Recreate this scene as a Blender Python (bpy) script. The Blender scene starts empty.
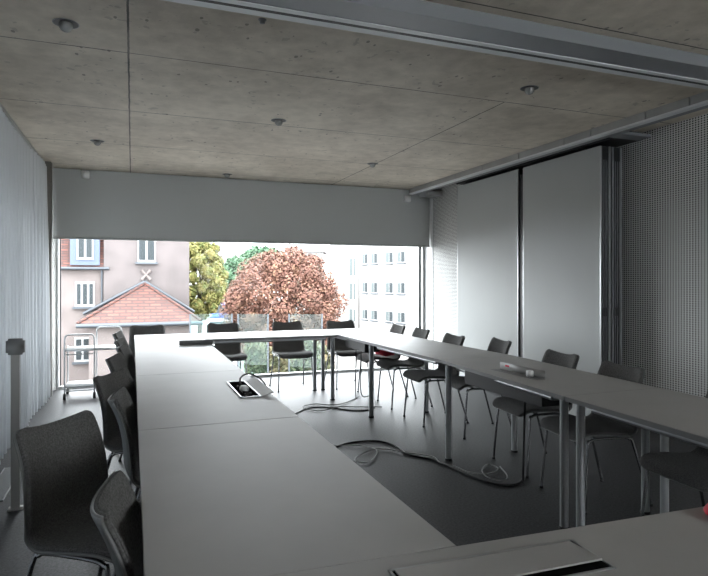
import bpy, bmesh, math, random
from mathutils import Vector, Matrix
random.seed(7)
S = bpy.context.scene
COL = S.collection
PI = math.pi

# ------------------------------------------------------------------ camera, sky, exposure
YAW = math.radians(20.94)
FPX = 580.0
EYE = 1.36
cam_data = bpy.data.cameras.new('camera')
cam = bpy.data.objects.new('camera', cam_data)
COL.objects.link(cam)
cam.location = (0, 0, EYE)
cam.rotation_euler = (PI / 2, 0, -YAW)
cam_data.sensor_width = 36.0
cam_data.lens = 36.0 * FPX / 708.0
cam_data.shift_y = -8.0 / 708.0
cam_data.clip_start = 0.02
cam_data.clip_end = 400
S.camera = cam

SKY = 14.0
world = bpy.data.worlds.new('overcast_sky')
S.world = world
world.use_nodes = True
wn = world.node_tree
wn.nodes.clear()
wo = wn.nodes.new('ShaderNodeOutputWorld')
wb = wn.nodes.new('ShaderNodeBackground')
wr = wn.nodes.new('ShaderNodeValToRGB')
wt = wn.nodes.new('ShaderNodeTexCoord')
ws = wn.nodes.new('ShaderNodeSeparateXYZ')
wn.links.new(wt.outputs['Generated'], ws.inputs[0])
wn.links.new(ws.outputs['Z'], wr.inputs['Fac'])
wr.color_ramp.elements[0].position = 0.0
wr.color_ramp.elements[0].color = (0.915, 0.95, 1.0, 1)
wr.color_ramp.elements[1].position = 0.9
wr.color_ramp.elements[1].color = (0.93, 0.96, 1.0, 1)
wn.links.new(wr.outputs['Color'], wb.inputs['Color'])
wb.inputs['Strength'].default_value = SKY
wn.links.new(wb.outputs[0], wo.inputs[0])

S.view_settings.view_transform = 'Standard'
S.view_settings.look = 'None'
S.view_settings.exposure = 0.27
S.view_settings.gamma = 1.0
S.view_settings.use_curve_mapping = False
try:
    S.cycles.max_bounces = 10
    S.cycles.diffuse_bounces = 6
    S.cycles.transparent_max_bounces = 16
    S.cycles.use_denoising = True
    S.cycles.caustics_reflective = False
    S.cycles.caustics_refractive = False
    S.cycles.sample_clamp_indirect = 6.0
except Exception:
    pass


def portal(name, loc, rot, sx, sy):
    d = bpy.data.lights.new(name, 'AREA')
    d.shape = 'RECTANGLE'
    d.size = sx
    d.size_y = sy
    d.cycles.is_portal = True
    o = bpy.data.objects.new(name, d)
    COL.objects.link(o)
    o.location = loc
    o.rotation_euler = rot
    return o


# daylight comes in through the big window, glazing behind the curtain and an unseen rear window added as fill
portal('window_portal', (1.63, 8.12, 0.93), (-PI / 2, 0, 0), 5.2, 1.9)

# ------------------------------------------------------------------ materials
def mat(name, color=(0.5, 0.5, 0.5), rough=0.6, metal=0.0, spec=0.5, noise=0.0, nscale=20.0, bump=0.0, bscale=200.0, **kw):
    m = bpy.data.materials.new(name)
    m.use_nodes = True
    nt = m.node_tree
    b = nt.nodes['Principled BSDF']
    b.inputs['Base Color'].default_value = (*color, 1)
    b.inputs['Roughness'].default_value = rough
    b.inputs['Metallic'].default_value = metal
    b.inputs['Specular IOR Level'].default_value = spec
    for k, v in kw.items():
        b.inputs[k].default_value = v
    tc = nt.nodes.new('ShaderNodeTexCoord')
    if noise > 0:
        n = nt.nodes.new('ShaderNodeTexNoise')
        n.inputs['Scale'].default_value = nscale
        n.inputs['Detail'].default_value = 5
        nt.links.new(tc.outputs['Object'], n.inputs['Vector'])
        r = nt.nodes.new('ShaderNodeValToRGB')
        c0 = [max(0, c * (1 - noise)) for c in color]
        c1 = [min(1, c * (1 + noise)) for c in color]
        r.color_ramp.elements[0].position = 0.3
        r.color_ramp.elements[1].position = 0.7
        r.color_ramp.elements[0].color = (*c0, 1)
        r.color_ramp.elements[1].color = (*c1, 1)
        nt.links.new(n.outputs['Fac'], r.inputs['Fac'])
        nt.links.new(r.outputs['Color'], b.inputs['Base Color'])
    if bump > 0:
        n2 = nt.nodes.new('ShaderNodeTexNoise')
        n2.inputs['Scale'].default_value = bscale
        n2.inputs['Detail'].default_value = 3
        nt.links.new(tc.outputs['Object'], n2.inputs['Vector'])
        bp = nt.nodes.new('ShaderNodeBump')
        bp.inputs['Strength'].default_value = bump
        bp.inputs['Distance'].default_value = 0.01
        nt.links.new(n2.outputs['Fac'], bp.inputs['Height'])
        nt.links.new(bp.outputs['Normal'], b.inputs['Normal'])
    return m


def N(nt, typ, **inp):
    n = nt.nodes.new(typ)
    for k, v in inp.items():
        n.inputs[k].default_value = v
    return n


def math_node(nt, op, a, b=None, clamp=False):
    n = nt.nodes.new('ShaderNodeMath')
    n.operation = op
    n.use_clamp = clamp
    for i, v in enumerate((a, b)):
        if v is None:
            continue
        if isinstance(v, (int, float)):
            n.inputs[i].default_value = v
        else:
            nt.links.new(v, n.inputs[i])
    return n.outputs[0]


def mix_col(nt, fac, a, b):
    n = nt.nodes.new('ShaderNodeMix')
    n.data_type = 'RGBA'
    if isinstance(fac, (int, float)):
        n.inputs[0].default_value = fac
    else:
        nt.links.new(fac, n.inputs[0])
    for i, v in ((6, a), (7, b)):
        if isinstance(v, tuple):
            n.inputs[i].default_value = (*v, 1)
        else:
            nt.links.new(v, n.inputs[i])
    return n.outputs[2]


M = {}
M['table'] = mat('grey_laminate', (0.3696, 0.3600, 0.3504), 0.48, spec=0.28, noise=0.03, nscale=6)
M['table_edge'] = mat('grey_table_edge', (0.22, 0.22, 0.22), 0.5)
M['leg_metal'] = mat('silver_lacquer', (0.42, 0.43, 0.44), 0.35, metal=0.6)
M['fabric'] = mat('charcoal_fabric', (0.1320, 0.1302, 0.1267), 0.95, spec=0.2, noise=0.35, nscale=160, bump=0.5, bscale=420)
M['shell'] = mat('grey_shell_plastic', (0.1400, 0.1470, 0.1470), 0.45, noise=0.1, nscale=60)
M['rim'] = mat('shell_rim', (0.17, 0.172, 0.17), 0.5)
M['chrome'] = mat('dark_chrome', (0.30, 0.30, 0.31), 0.25, metal=1.0)
M['black'] = mat('black_plastic', (0.012, 0.012, 0.013), 0.5)
M['well_shade'] = mat('hatch_shade', (0.010, 0.010, 0.010), 1.0, spec=0.0)  # near-black for flat sheets, paints the shade of a hatch recess
M['pale_glass'] = mat('pale_window', (0.0714, 0.0840, 0.0840), 0.5, spec=0.15)
M['cable_black'] = mat('black_rubber', (0.012, 0.012, 0.012), 0.5)
M['cable_grey'] = mat('grey_cable', (0.25, 0.25, 0.25), 0.5)
M['alu'] = mat('anodised_aluminium', (0.45, 0.46, 0.47), 0.35, metal=0.8)
M['track'] = mat('track_grey', (0.2465, 0.2537, 0.2682), 0.45, metal=0.3)
M['track_light'] = mat('track_light_strip', (0.7000, 0.7140, 0.7280), 0.5, metal=0.1)
M['fascia'] = mat('track_fascia', (0.3496, 0.3496, 0.3420), 0.6, noise=0.12, nscale=3)
M['panel'] = mat('partition_laminate', (0.3832, 0.3963, 0.3919), 0.55, noise=0.02, nscale=2)
M['blind'] = mat('blind_fabric', (0.4122, 0.4225, 0.4173), 0.9, spec=0.1, bump=0.1, bscale=600)
M['white'] = mat('white_paint', (0.72, 0.72, 0.71), 0.5)
M['whitegloss'] = mat('white_enamel', (0.80, 0.80, 0.80), 0.3)
M['column'] = mat('column_paint', (0.20, 0.19, 0.175), 0.7, noise=0.1, nscale=8)
M['frame_dark'] = mat('dark_gasket', (0.03, 0.032, 0.035), 0.5)
M['frame_light'] = mat('window_frame_paint', (0.62, 0.63, 0.63), 0.5)
M['post'] = mat('post_paint', (0.30, 0.29, 0.275), 0.55, noise=0.05, nscale=10)
M['post_head'] = mat('post_head_grey', (0.1920, 0.1920, 0.1920), 0.5)
M['red'] = mat('red_cloth', (0.75, 0.035, 0.07), 0.6, noise=0.15, nscale=30)
M['paper'] = mat('white_paper', (0.8, 0.8, 0.8), 0.7)
M['lamp_glass'] = mat('lamp_lens', (0.33, 0.33, 0.32), 0.12, metal=0.3)
M['wall'] = mat('wall_paint', (0.55, 0.55, 0.53), 0.8, noise=0.03, nscale=2)
M['grille'] = mat('grille_metal', (0.35, 0.35, 0.35), 0.4, metal=0.7)


def concrete():
    m = bpy.data.materials.new('fair_faced_concrete')
    m.use_nodes = True
    nt = m.node_tree
    b = nt.nodes['Principled BSDF']
    tc = nt.nodes.new('ShaderNodeTexCoord')
    P = tc.outputs['Object']
    n1 = N(nt, 'ShaderNodeTexNoise', Scale=0.9, Detail=6, Roughness=0.6)
    n2 = N(nt, 'ShaderNodeTexNoise', Scale=7.0, Detail=8, Roughness=0.65)
    n3 = N(nt, 'ShaderNodeTexNoise', Scale=2.6, Detail=3, Roughness=0.5)
    for n in (n1, n2, n3):
        nt.links.new(P, n.inputs['Vector'])
    r1 = nt.nodes.new('ShaderNodeValToRGB')
    r1.color_ramp.elements[0].position = 0.38
    r1.color_ramp.elements[0].color = (0.46, 0.405, 0.335, 1)
    r1.color_ramp.elements[1].position = 0.62
    r1.color_ramp.elements[1].color = (0.73, 0.66, 0.56, 1)
    mixf = math_node(nt, 'ADD', math_node(nt, 'MULTIPLY', n1.outputs['Fac'], 0.6), math_node(nt, 'MULTIPLY', n2.outputs['Fac'], 0.4))
    nt.links.new(mixf, r1.inputs['Fac'])
    # formwork joints: lines along Y at x=-0.02, 2.68 ; lines along X every 1.285 m
    sp = nt.nodes.new('ShaderNodeSeparateXYZ')
    nt.links.new(P, sp.inputs[0])
    wob = math_node(nt, 'MULTIPLY', math_node(nt, 'SUBTRACT', n2.outputs['Fac'], 0.5), 0.012)
    X = math_node(nt, 'ADD', sp.outputs['X'], wob)
    Y = math_node(nt, 'ADD', sp.outputs['Y'], wob)

    def line(coord, off, pitch, w):
        t = math_node(nt, 'DIVIDE', math_node(nt, 'SUBTRACT', coord, off - pitch / 2), pitch)
        f = math_node(nt, 'FRACT', t)
        a = math_node(nt, 'ABSOLUTE', math_node(nt, 'SUBTRACT', f, 0.5))
        return math_node(nt, 'LESS_THAN', a, w / pitch)
    ly = line(Y, 3.755, 1.285, 0.005)
    lx = line(X, -0.02, 2.70, 0.006)
    lx = math_node(nt, 'MULTIPLY', lx, math_node(nt, 'MAXIMUM', math_node(nt, 'LESS_THAN', X, 1.0), math_node(nt, 'GREATER_THAN', Y, 3.75)))
    ln = math_node(nt, 'MAXIMUM', ly, lx)
    lnv = math_node(nt, 'MULTIPLY', ln, math_node(nt, 'ADD', n3.outputs['Fac'], 0.35, True))
    # blow holes
    vo = nt.nodes.new('ShaderNodeTexVoronoi')
    vo.inputs['Scale'].default_value = 9.0
    mp = nt.nodes.new('ShaderNodeMapping')
    mp.inputs['Scale'].default_value = (1.3, 0.75, 1.0)
    nt.links.new(P, mp.inputs['Vector'])
    nt.links.new(mp.outputs[0], vo.inputs['Vector'])
    thr = math_node(nt, 'MULTIPLY', math_node(nt, 'GREATER_THAN', n3.outputs['Fac'], 0.53), 0.16)
    pit = math_node(nt, 'LESS_THAN', math_node(nt, 'ADD', vo.outputs['Distance'], math_node(nt, 'MULTIPLY', n2.outputs['Fac'], 0.18)), math_node(nt, 'ADD', thr, 0.055))
    dirt = math_node(nt, 'MULTIPLY', pit, 0.65)
    c = mix_col(nt, dirt, r1.outputs['Color'], (0.10, 0.09, 0.08))
    # blotches
    n4 = N(nt, 'ShaderNodeTexNoise', Scale=16.0, Detail=2)
    nt.links.new(P, n4.inputs['Vector'])
    bl = math_node(nt, 'MULTIPLY', math_node(nt, 'MULTIPLY', math_node(nt, 'GREATER_THAN', n4.outputs['Fac'], 0.66), math_node(nt, 'GREATER_THAN', n3.outputs['Fac'], 0.5)), 0.3)
    c = mix_col(nt, bl, c, (0.13, 0.12, 0.105))
    c = mix_col(nt, lnv, c, (0.06, 0.055, 0.05))
    nt.links.new(c, b.inputs['Base Color'])
    b.inputs['Roughness'].default_value = 0.62
    b.inputs['Specular IOR Level'].default_value = 0.35
    bp = nt.nodes.new('ShaderNodeBump')
    bp.inputs['Strength'].default_value = 0.15
    bp.inputs['Distance'].default_value = 0.01
    nt.links.new(n2.outputs['Fac'], bp.inputs['Height'])
    nt.links.new(bp.outputs[0], b.inputs['Normal'])
    return m


def perforated():
    m = bpy.data.materials.new('perforated_acoustic_board')
    m.use_nodes = True
    nt = m.node_tree
    b = nt.nodes['Principled BSDF']
    tc = nt.nodes.new('ShaderNodeTexCoord')
    sp = nt.nodes.new('ShaderNodeSeparateXYZ')
    nt.links.new(tc.outputs['Object'], sp.inputs[0])
    def f(c, pitch):
        return math_node(nt, 'ABSOLUTE', math_node(nt, 'SUBTRACT', math_node(nt, 'FRACT', math_node(nt, 'DIVIDE', c, pitch)), 0.5))
    fy, fz = f(sp.outputs['Y'], 0.027), f(sp.outputs['Z'], 0.0195)
    hole = math_node(nt, 'LESS_THAN', math_node(nt, 'MAXIMUM', fy, fz), 0.285)
    c = mix_col(nt, hole, (0.64, 0.64, 0.625), (0.005, 0.005, 0.005))
    nt.links.new(c, b.inputs['Base Color'])
    b.inputs['Roughness'].default_value = 0.7
    return m


def carpet():
    m = bpy.data.materials.new('charcoal_carpet')
    m.use_nodes = True
    nt = m.node_tree
    b = nt.nodes['Principled BSDF']
    tc = nt.nodes.new('ShaderNodeTexCoord')
    n1 = N(nt, 'ShaderNodeTexNoise', Scale=70.0, Detail=4, Roughness=0.8)
    n2 = N(nt, 'ShaderNodeTexNoise', Scale=1.5, Detail=3)
    for n in (n1, n2):
        nt.links.new(tc.outputs['Object'], n.inputs['Vector'])
    r = nt.nodes.new('ShaderNodeValToRGB')
    r.color_ramp.elements[0].position = 0.36
    r.color_ramp.elements[0].color = (0.004, 0.004, 0.0045, 1)
    r.color_ramp.elements[1].position = 0.68
    r.color_ramp.elements[1].color = (0.052, 0.052, 0.056, 1)
    nt.links.new(n1.outputs['Fac'], r.inputs['Fac'])
    nt.links.new(r.outputs['Color'], b.inputs['Base Color'])
    b.inputs['Roughness'].default_value = 0.48
    b.inputs['Specular IOR Level'].default_value = 0.2
    b.inputs['Sheen Weight'].default_value = 0.02
    b.inputs['Sheen Roughness'].default_value = 0.4
    return m


def curtain_mat():
    m = bpy.data.materials.new('sheer_curtain')
    m.use_nodes = True
    nt = m.node_tree
    nt.nodes.clear()
    out = nt.nodes.new('ShaderNodeOutputMaterial')
    d = N(nt, 'ShaderNodeBsdfDiffuse', Color=(0.62, 0.64, 0.66, 1))
    t = N(nt, 'ShaderNodeBsdfTranslucent', Color=(0.70, 0.73, 0.78, 1))
    mx = nt.nodes.new('ShaderNodeMixShader')
    mx.inputs[0].default_value = 0.03
    nt.links.new(d.outputs[0], mx.inputs[1])
    nt.links.new(t.outputs[0], mx.inputs[2])
    nt.links.new(mx.outputs[0], out.inputs[0])
    return m


def glass(name, tint=(0.97, 0.985, 0.98), refl=1.0):
    m = bpy.data.materials.new(name)
    m.use_nodes = True
    nt = m.node_tree
    nt.nodes.clear()
    out = nt.nodes.new('ShaderNodeOutputMaterial')
    t = N(nt, 'ShaderNodeBsdfTransparent', Color=(*tint, 1))
    g = N(nt, 'ShaderNodeBsdfGlossy', Color=(1, 1, 1, 1), Roughness=0.02)
    fr = N(nt, 'ShaderNodeFresnel', IOR=1.45)
    f = math_node(nt, 'MULTIPLY', fr.outputs[0], refl)
    mx = nt.nodes.new('ShaderNodeMixShader')
    nt.links.new(f, mx.inputs[0])
    nt.links.new(t.outputs[0], mx.inputs[1])
    nt.links.new(g.outputs[0], mx.inputs[2])
    nt.links.new(mx.outputs[0], out.inputs[0])
    return m


def tiles():
    m = bpy.data.materials.new('red_roof_tiles')
    m.use_nodes = True
    nt = m.node_tree
    b = nt.nodes['Principled BSDF']
    tc = nt.nodes.new('ShaderNodeTexCoord')
    br = nt.nodes.new('ShaderNodeTexBrick')
    br.inputs['Scale'].default_value = 1.0
    br.inputs['Brick Width'].default_value = 0.5
    br.inputs['Row Height'].default_value = 0.17
    br.inputs['Mortar Size'].default_value = 0.035
    br.inputs['Color1'].default_value = (0.105, 0.036, 0.025, 1)
    br.inputs['Color2'].default_value = (0.050, 0.018, 0.014, 1)
    br.inputs['Mortar'].default_value = (0.03, 0.015, 0.013, 1)
    mp = nt.nodes.new('ShaderNodeCombineXYZ')
    sp = nt.nodes.new('ShaderNodeSeparateXYZ')
    nt.links.new(tc.outputs['Object'], sp.inputs[0])
    nt.links.new(sp.outputs['X'], mp.inputs['X'])
    nt.links.new(math_node(nt, 'MULTIPLY', sp.outputs['Z'], 1.35), mp.inputs['Y'])
    nt.links.new(mp.outputs[0], br.inputs['Vector'])
    nt.links.new(br.outputs['Color'], b.inputs['Base Color'])
    b.inputs['Roughness'].default_value = 0.8
    return m


def leaf(name, c0, c1, c2):
    m = bpy.data.materials.new(name)
    m.use_nodes = True
    nt = m.node_tree
    b = nt.nodes['Principled BSDF']
    tc = nt.nodes.new('ShaderNodeTexCoord')
    n = N(nt, 'ShaderNodeTexNoise', Scale=2.6, Detail=6, Roughness=0.8)
    nt.links.new(tc.outputs['Object'], n.inputs['Vector'])
    r = nt.nodes.new('ShaderNodeValToRGB')
    r.color_ramp.elements[0].position = 0.36
    r.color_ramp.elements[0].color = (*c0, 1)
    r.color_ramp.elements[1].position = 0.66
    r.color_ramp.elements[1].color = (*c2, 1)
    e = r.color_ramp.elements.new(0.5)
    e.color = (*c1, 1)
    nt.links.new(n.outputs['Fac'], r.inputs['Fac'])
    nt.links.new(r.outputs['Color'], b.inputs['Base Color'])
    b.inputs['Roughness'].default_value = 0.7
    b.inputs['Specular IOR Level'].default_value = 0.2
    return m


M['concrete'] = concrete()
M['perforated'] = perforated()
M['carpet'] = carpet()
M['curtain'] = curtain_mat()
M['glass'] = glass('window_glass', refl=0.07)
M['tiles'] = tiles()
M['teal_glass'] = glass('teal_glass', (0.76, 0.88, 0.87), 0.3)
M['stucco'] = mat('pink_stucco', (0.1142, 0.0949, 0.0900), 0.9, noise=0.14, nscale=1.2)
M['stucco_dark'] = mat('weathered_stucco', (0.0813, 0.0687, 0.0671), 0.9, noise=0.2, nscale=0.9)
M['zinc'] = mat('zinc', (0.0465, 0.0529, 0.0612), 0.5, metal=0.3)
M['blue_wood'] = mat('blue_timber', (0.0437, 0.0596, 0.0937), 0.6)
M['ext_white'] = mat('exterior_white', (0.279, 0.279, 0.279), 0.6)
M['facade'] = mat('white_render', (0.285, 0.282, 0.276), 0.85, noise=0.02, nscale=0.5)
M['ext_glass'] = mat('dark_window', (0.0227, 0.0277, 0.0302), 0.5, spec=0.15)
M['slate_roof'] = mat('mauve_roof', (0.1201, 0.0991, 0.0991), 0.8, noise=0.1, nscale=2)
M['asphalt'] = mat('pale_paving', (0.1000, 0.0941, 0.0890), 0.9, noise=0.12, nscale=0.6)
M['bark'] = mat('bark', (0.06, 0.045, 0.035), 0.9, noise=0.3, nscale=8)
M['leaf_red'] = leaf('autumn_red_leaves', (0.034, 0.026, 0.016), (0.115, 0.050, 0.038), (0.17, 0.105, 0.062))
M['leaf_yellow'] = leaf('autumn_yellow_leaves', (0.045, 0.075, 0.022), (0.15, 0.145, 0.045), (0.22, 0.165, 0.065))
M['leaf_green'] = leaf('green_leaves', (0.03, 0.065, 0.04), (0.055, 0.11, 0.06), (0.09, 0.14, 0.08))
M['leaf_hedge'] = leaf('hedge_leaves', (0.03, 0.045, 0.022), (0.09, 0.08, 0.045), (0.16, 0.115, 0.065))
M['pole'] = mat('dark_pole', (0.06, 0.055, 0.05), 0.6)
M['van_blue'] = mat('blue_van_paint', (0.0252, 0.0588, 0.2520), 0.3)
M['car_white'] = mat('white_car_paint', (0.3528, 0.3528, 0.3612), 0.3)
M['rubber'] = mat('tyre', (0.02, 0.02, 0.02), 0.8)


# ------------------------------------------------------------------ mesh helpers
class MB:
    def __init__(self):
        self.v, self.f, self.s = [], [], []

    def add(self, verts, faces, smooth=False):
        o = len(self.v)
        self.v += [tuple(p) for p in verts]
        self.f += [tuple(i + o for i in f) for f in faces]
        self.s += [smooth] * len(faces)
        return self

    def box(self, x0, x1, y0, y1, z0, z1):
        v = [(x0, y0, z0), (x1, y0, z0), (x1, y1, z0), (x0, y1, z0), (x0, y0, z1), (x1, y0, z1), (x1, y1, z1), (x0, y1, z1)]
        f = [(3, 2, 1, 0), (4, 5, 6, 7), (0, 1, 5, 4), (1, 2, 6, 5), (2, 3, 7, 6), (3, 0, 4, 7)]
        return self.add(v, f)

    def bbox(self, x0, x1, y0, y1, z0, z1, r=0.004):
        """box with chamfered edges"""
        bm = bmesh.new()
        bmesh.ops.create_cube(bm, size=1.0)
        for p in bm.verts:
            p.co = Vector(((x0 + x1) / 2 + p.co.x * (x1 - x0), (y0 + y1) / 2 + p.co.y * (y1 - y0), (z0 + z1) / 2 + p.co.z * (z1 - z0)))
        bmesh.ops.bevel(bm, geom=bm.edges[:], offset=r, segments=2, affect='EDGES')
        return self.frombm(bm, True)

    def frombm(self, bm, smooth=False):
        bm.verts.index_update()
        self.add([p.co[:] for p in bm.verts], [[q.index for q in f.verts] for f in bm.faces], smooth)
        bm.free()
        return self

    def prism(self, pts, z0, z1):
        n = len(pts)
        v = [(p[0], p[1], z0) for p in pts] + [(p[0], p[1], z1) for p in pts]
        f = [tuple(range(n - 1, -1, -1)), tuple(range(n, 2 * n))]
        f += [(i, (i + 1) % n, n + (i + 1) % n, n + i) for i in range(n)]
        return self.add(v, f)

    def tube(self, pts, r, seg=8, cap=True):
        pts = [Vector(p) for p in pts]
        n = len(pts)
        rs = r if isinstance(r, (list, tuple)) else [r] * n
        up = None
        rings = []
        for i, p in enumerate(pts):
            a = pts[max(i - 1, 0)]
            b = pts[min(i + 1, n - 1)]
            t = (b - a).normalized()
            if up is None:
                up = Vector((0, 0, 1)) if abs(t.z) < 0.9 else Vector((1, 0, 0))
            s = t.cross(up)
            if s.length < 1e-5:
                s = t.orthogonal()
            s.normalize()
            up = s.cross(t).normalized()
            rings.append([p + (s * math.cos(2 * PI * k / seg) + up * math.sin(2 * PI * k / seg)) * rs[i] for k in range(seg)])
        v = [q for ring in rings for q in ring]
        f = []
        for i in range(n - 1):
            for k in range(seg):
                k2 = (k + 1) % seg
                f.append((i * seg + k, i * seg + k2, (i + 1) * seg + k2, (i + 1) * seg + k))
        self.add(v, f, True)
        if cap:
            self.add(rings[0], [tuple(range(seg))])
            self.add(rings[-1], [tuple(range(seg - 1, -1, -1))])
        return self

    def lathe(self, prof, cx, cy, seg=24):
        v, f = [], []
        for (r, z) in prof:
            for k in range(seg):
                a = 2 * PI * k / seg
                v.append((cx + r * math.cos(a), cy + r * math.sin(a), z))
        for i in range(len(prof) - 1):
            for k in range(seg):
                k2 = (k + 1) % seg
                f.append((i * seg + k, i * seg + k2, (i + 1) * seg + k2, (i + 1) * seg + k))
        return self.add(v, f, True)

    def build(self, name, material, parent=None):
        me = bpy.data.meshes.new(name)
        me.from_pydata(self.v, [], self.f)
        me.polygons.foreach_set('use_smooth', self.s)
        me.materials.append(material)
        bm = bmesh.new()
        bm.from_mesh(me)
        bmesh.ops.recalc_face_normals(bm, faces=bm.faces)
        bm.to_mesh(me)
        bm.free()
        me.update()
        o = bpy.data.objects.new(name, me)
        COL.objects.link(o)
        if parent:
            o.parent = parent
        return o


def raw(name, verts, faces, material, parent=None, smooth=False):
    me = bpy.data.meshes.new(name)
    me.from_pydata(verts, [], faces)
    me.polygons.foreach_set('use_smooth', [smooth] * len(faces))
    me.materials.append(material)
    me.update()
    o = bpy.data.objects.new(name, me)
    COL.objects.link(o)
    if parent:
        o.parent = parent
    return o


def tag(o, label=None, cat=None, group=None, kind=None):
    if label:
        o['label'] = label
    if cat:
        o['category'] = cat
    if group:
        o['group'] = group
    if kind:
        o['kind'] = kind
    return o


def empty(name, loc, rz=0.0, label=None, cat=None, group=None):
    o = bpy.data.objects.new(name, None)
    COL.objects.link(o)
    o.location = loc
    o.rotation_euler = (0, 0, rz)
    return tag(o, label, cat, group)


def copy_tree(o, parent=None):
    c = o.copy()
    COL.objects.link(c)
    c.parent = parent
    for ch in o.children:
        copy_tree(ch, c)
    return c


def struct(o):
    o['kind'] = 'structure'
    return o


def spline(pts, n=8):
    """Catmull-Rom through pts"""
    P = [Vector(p) for p in pts]
    P = [P[0] * 2 - P[1]] + P + [P[-1] * 2 - P[-2]]
    out = []
    for i in range(1, len(P) - 2):
        for k in range(n):
            t = k / n
            a, b, c, d = P[i - 1], P[i], P[i + 1], P[i + 2]
            out.append(0.5 * (2 * b + (c - a) * t + (2 * a - 5 * b + 4 * c - d) * t * t + (3 * b - a - 3 * c + d) * t ** 3))
    out.append(P[-2])
    return out


# ------------------------------------------------------------------ the room
XL, XR = -1.18, 4.42           # left and right walls
YB, YW = -3.2, 8.05            # rear wall, glazing plane
ZC = 2.73
struct(MB().box(XL - 0.2, XR + 0.2, YB - 0.2, 8.30, -0.15, 0.0).build('floor', M['carpet']))
struct(MB().box(XL - 0.2, XR + 0.2, YB - 0.2, 8.45, ZC, ZC + 0.3).build('ceiling', M['concrete']))
# right wall: perforated acoustic lining
struct(MB().box(XR, XR + 0.2, YB, 8.30, 0.0, ZC).box(4.272, XR, 6.86, 7.799, 0.0, ZC).build('wall_right', M['perforated']))
# rear wall with an opening added to let in fill light
wb_ = MB()
wb_.box(XL, XR, YB - 0.2, YB, 0, 0.9)
wb_.box(XL, XR, YB - 0.2, YB, 2.4, ZC)
wb_.box(XL, 1.9, YB - 0.2, YB, 0.9, 2.4)
wb_.box(4.2, XR, YB - 0.2, YB, 0.9, 2.4)
struct(wb_.build('wall_back', M['wall']))
# left wall with glazing behind the curtain
wl = MB()
wl.box(XL - 0.2, XL, YB, 1.2, 0, ZC)
wl.box(XL - 0.2, XL, 7.4, 8.30, 0, ZC)
wl.box(XL - 0.2, XL, 1.2, 7.4, 2.1, ZC)
wl.box(XL - 0.2, XL, 1.2, 7.4, 0, 0.15)
struct(wl.build('wall_left', M['wall']))
# front wall: lintel above the window and jambs
wf = MB()
wf.box(XL, 4.255, 8.0, 8.30, 2.05, ZC)
wf.box(XL, -0.885, 8.0, 8.30, 0, 2.05)
wf.box(4.262, XR, 7.80, 8.30, 0, ZC)
struct(wf.build('wall_front', M['white']))


def window(name, plane, a0, a1, z0, z1, pos, w=0.045, depth=0.07, muntins=(), fm=None):
    mb = MB()

    def bx(u0, u1, q0, q1):
        if plane == 'y':
            mb.box(u0, u1, pos, pos + depth, q0, q1)
        else:
            mb.box(pos, pos + depth, u0, u1, q0, q1)
    bx(a0, a1, z0, z0 + w)
    bx(a0, a1, z1 - w, z1)
    bx(a0, a0 + w, z0 + w, z1 - w)
    bx(a1 - w, a1, z0 + w, z1 - w)
    for mcoord in muntins:
        bx(mcoord - w / 2, mcoord + w / 2, z0 + w, z1 - w)
    fr = struct(mb.build(name, fm or M['frame_light']))
    p = MB()
    h = depth / 2
    if plane == 'y':
        p.box(a0 + w, a1 - w, pos + h - 0.008, pos + h + 0.008, z0 + w, z1 - w)
    else:
        p.box(pos + h - 0.008, pos + h + 0.008, a0 + w, a1 - w, z0 + w, z1 - w)
    p.build('glass_pane', M['glass'], fr)
    return fr


w1 = window('window_1', 'y', -0.885, 4.255, 0.0, 2.05, 8.05, w=0.034)
gk = MB()
gk.box(4.155, 4.19, 8.035, 8.055, 0.04, 2.0)
gk.box(-0.838, -0.826, 8.035, 8.055, 0.04, 2.0)
gk.build('gasket', M['frame_dark'], w1)
window('window_3', 'x', 1.2, 7.4, 0.15, 2.1, XL - 0.14, muntins=(2.75, 4.3, 5.85))
window('fill_window', 'y', 1.9, 4.2, 0.9, 2.4, YB - 0.14, muntins=(3.05,))  # unseen window behind the camera, added to brighten the near end

# column at the left of the window
struct(MB().bbox(-0.985, -0.875, 7.52, 7.66, 0.0, ZC, 0.004).build('trim_1', M['column']))

# skirting along the right wall
struct(MB().box(XR - 0.012, XR, YB, 4.2, 0.0, 0.06).build('baseboard_right', M['fascia']))

# ------------------------------------------------------------------ curtain
def make_curtain():
    t = empty('curtain', (-0.97, 3.2, 0), 0, 'long white pleated curtain hanging along the whole left wall', 'curtain')
    ny, nz = 620, 10
    y0, y1 = -4.6, 4.28
    v, f = [], []
    ph = [random.uniform(-0.5, 0.5) for _ in range(400)]
    for i in range(ny + 1):
        y = y0 + (y1 - y0) * i / ny
        u = y / 0.15
        k = int(math.floor(u)) + 100
        fr = u - math.floor(u)
        p = ph[k] * (1 - fr) + ph[k + 1] * fr
        a = math.sin(2 * PI * u + p * 1.6)
        amp = 0.072 + 0.014 * math.sin(y * 1.9) + 0.008 * math.sin(y * 5.3)
        for j in range(nz + 1):
            z = 0.012 + (2.66 - 0.012) * j / nz
            w = 0.75 + 0.35 * (1 - j / nz)
            dy = 0.012 * math.cos(2 * PI * u + p) * (1 - j / nz)
            v.append((a * amp * w + 0.012 * math.sin(y * 3.1 + z), y + dy, z))
    for i in range(ny):
        for j in range(nz):
            a = i * (nz + 1) + j
            f.append((a, a + nz + 1, a + nz + 2, a + 1))
    raw('curtain_fabric', v, f, M['curtain'], t, True)
    tp = MB()
    tp.box(-0.012, 0.012, y0, y1, 2.64, 2.70)
    tp.build('heading_tape', M['curtain'], t)
    MB().box(-0.02, 0.02, y0, y1, 2.70, ZC).build('curtain_rail', M['alu'], t)


make_curtain()

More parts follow.
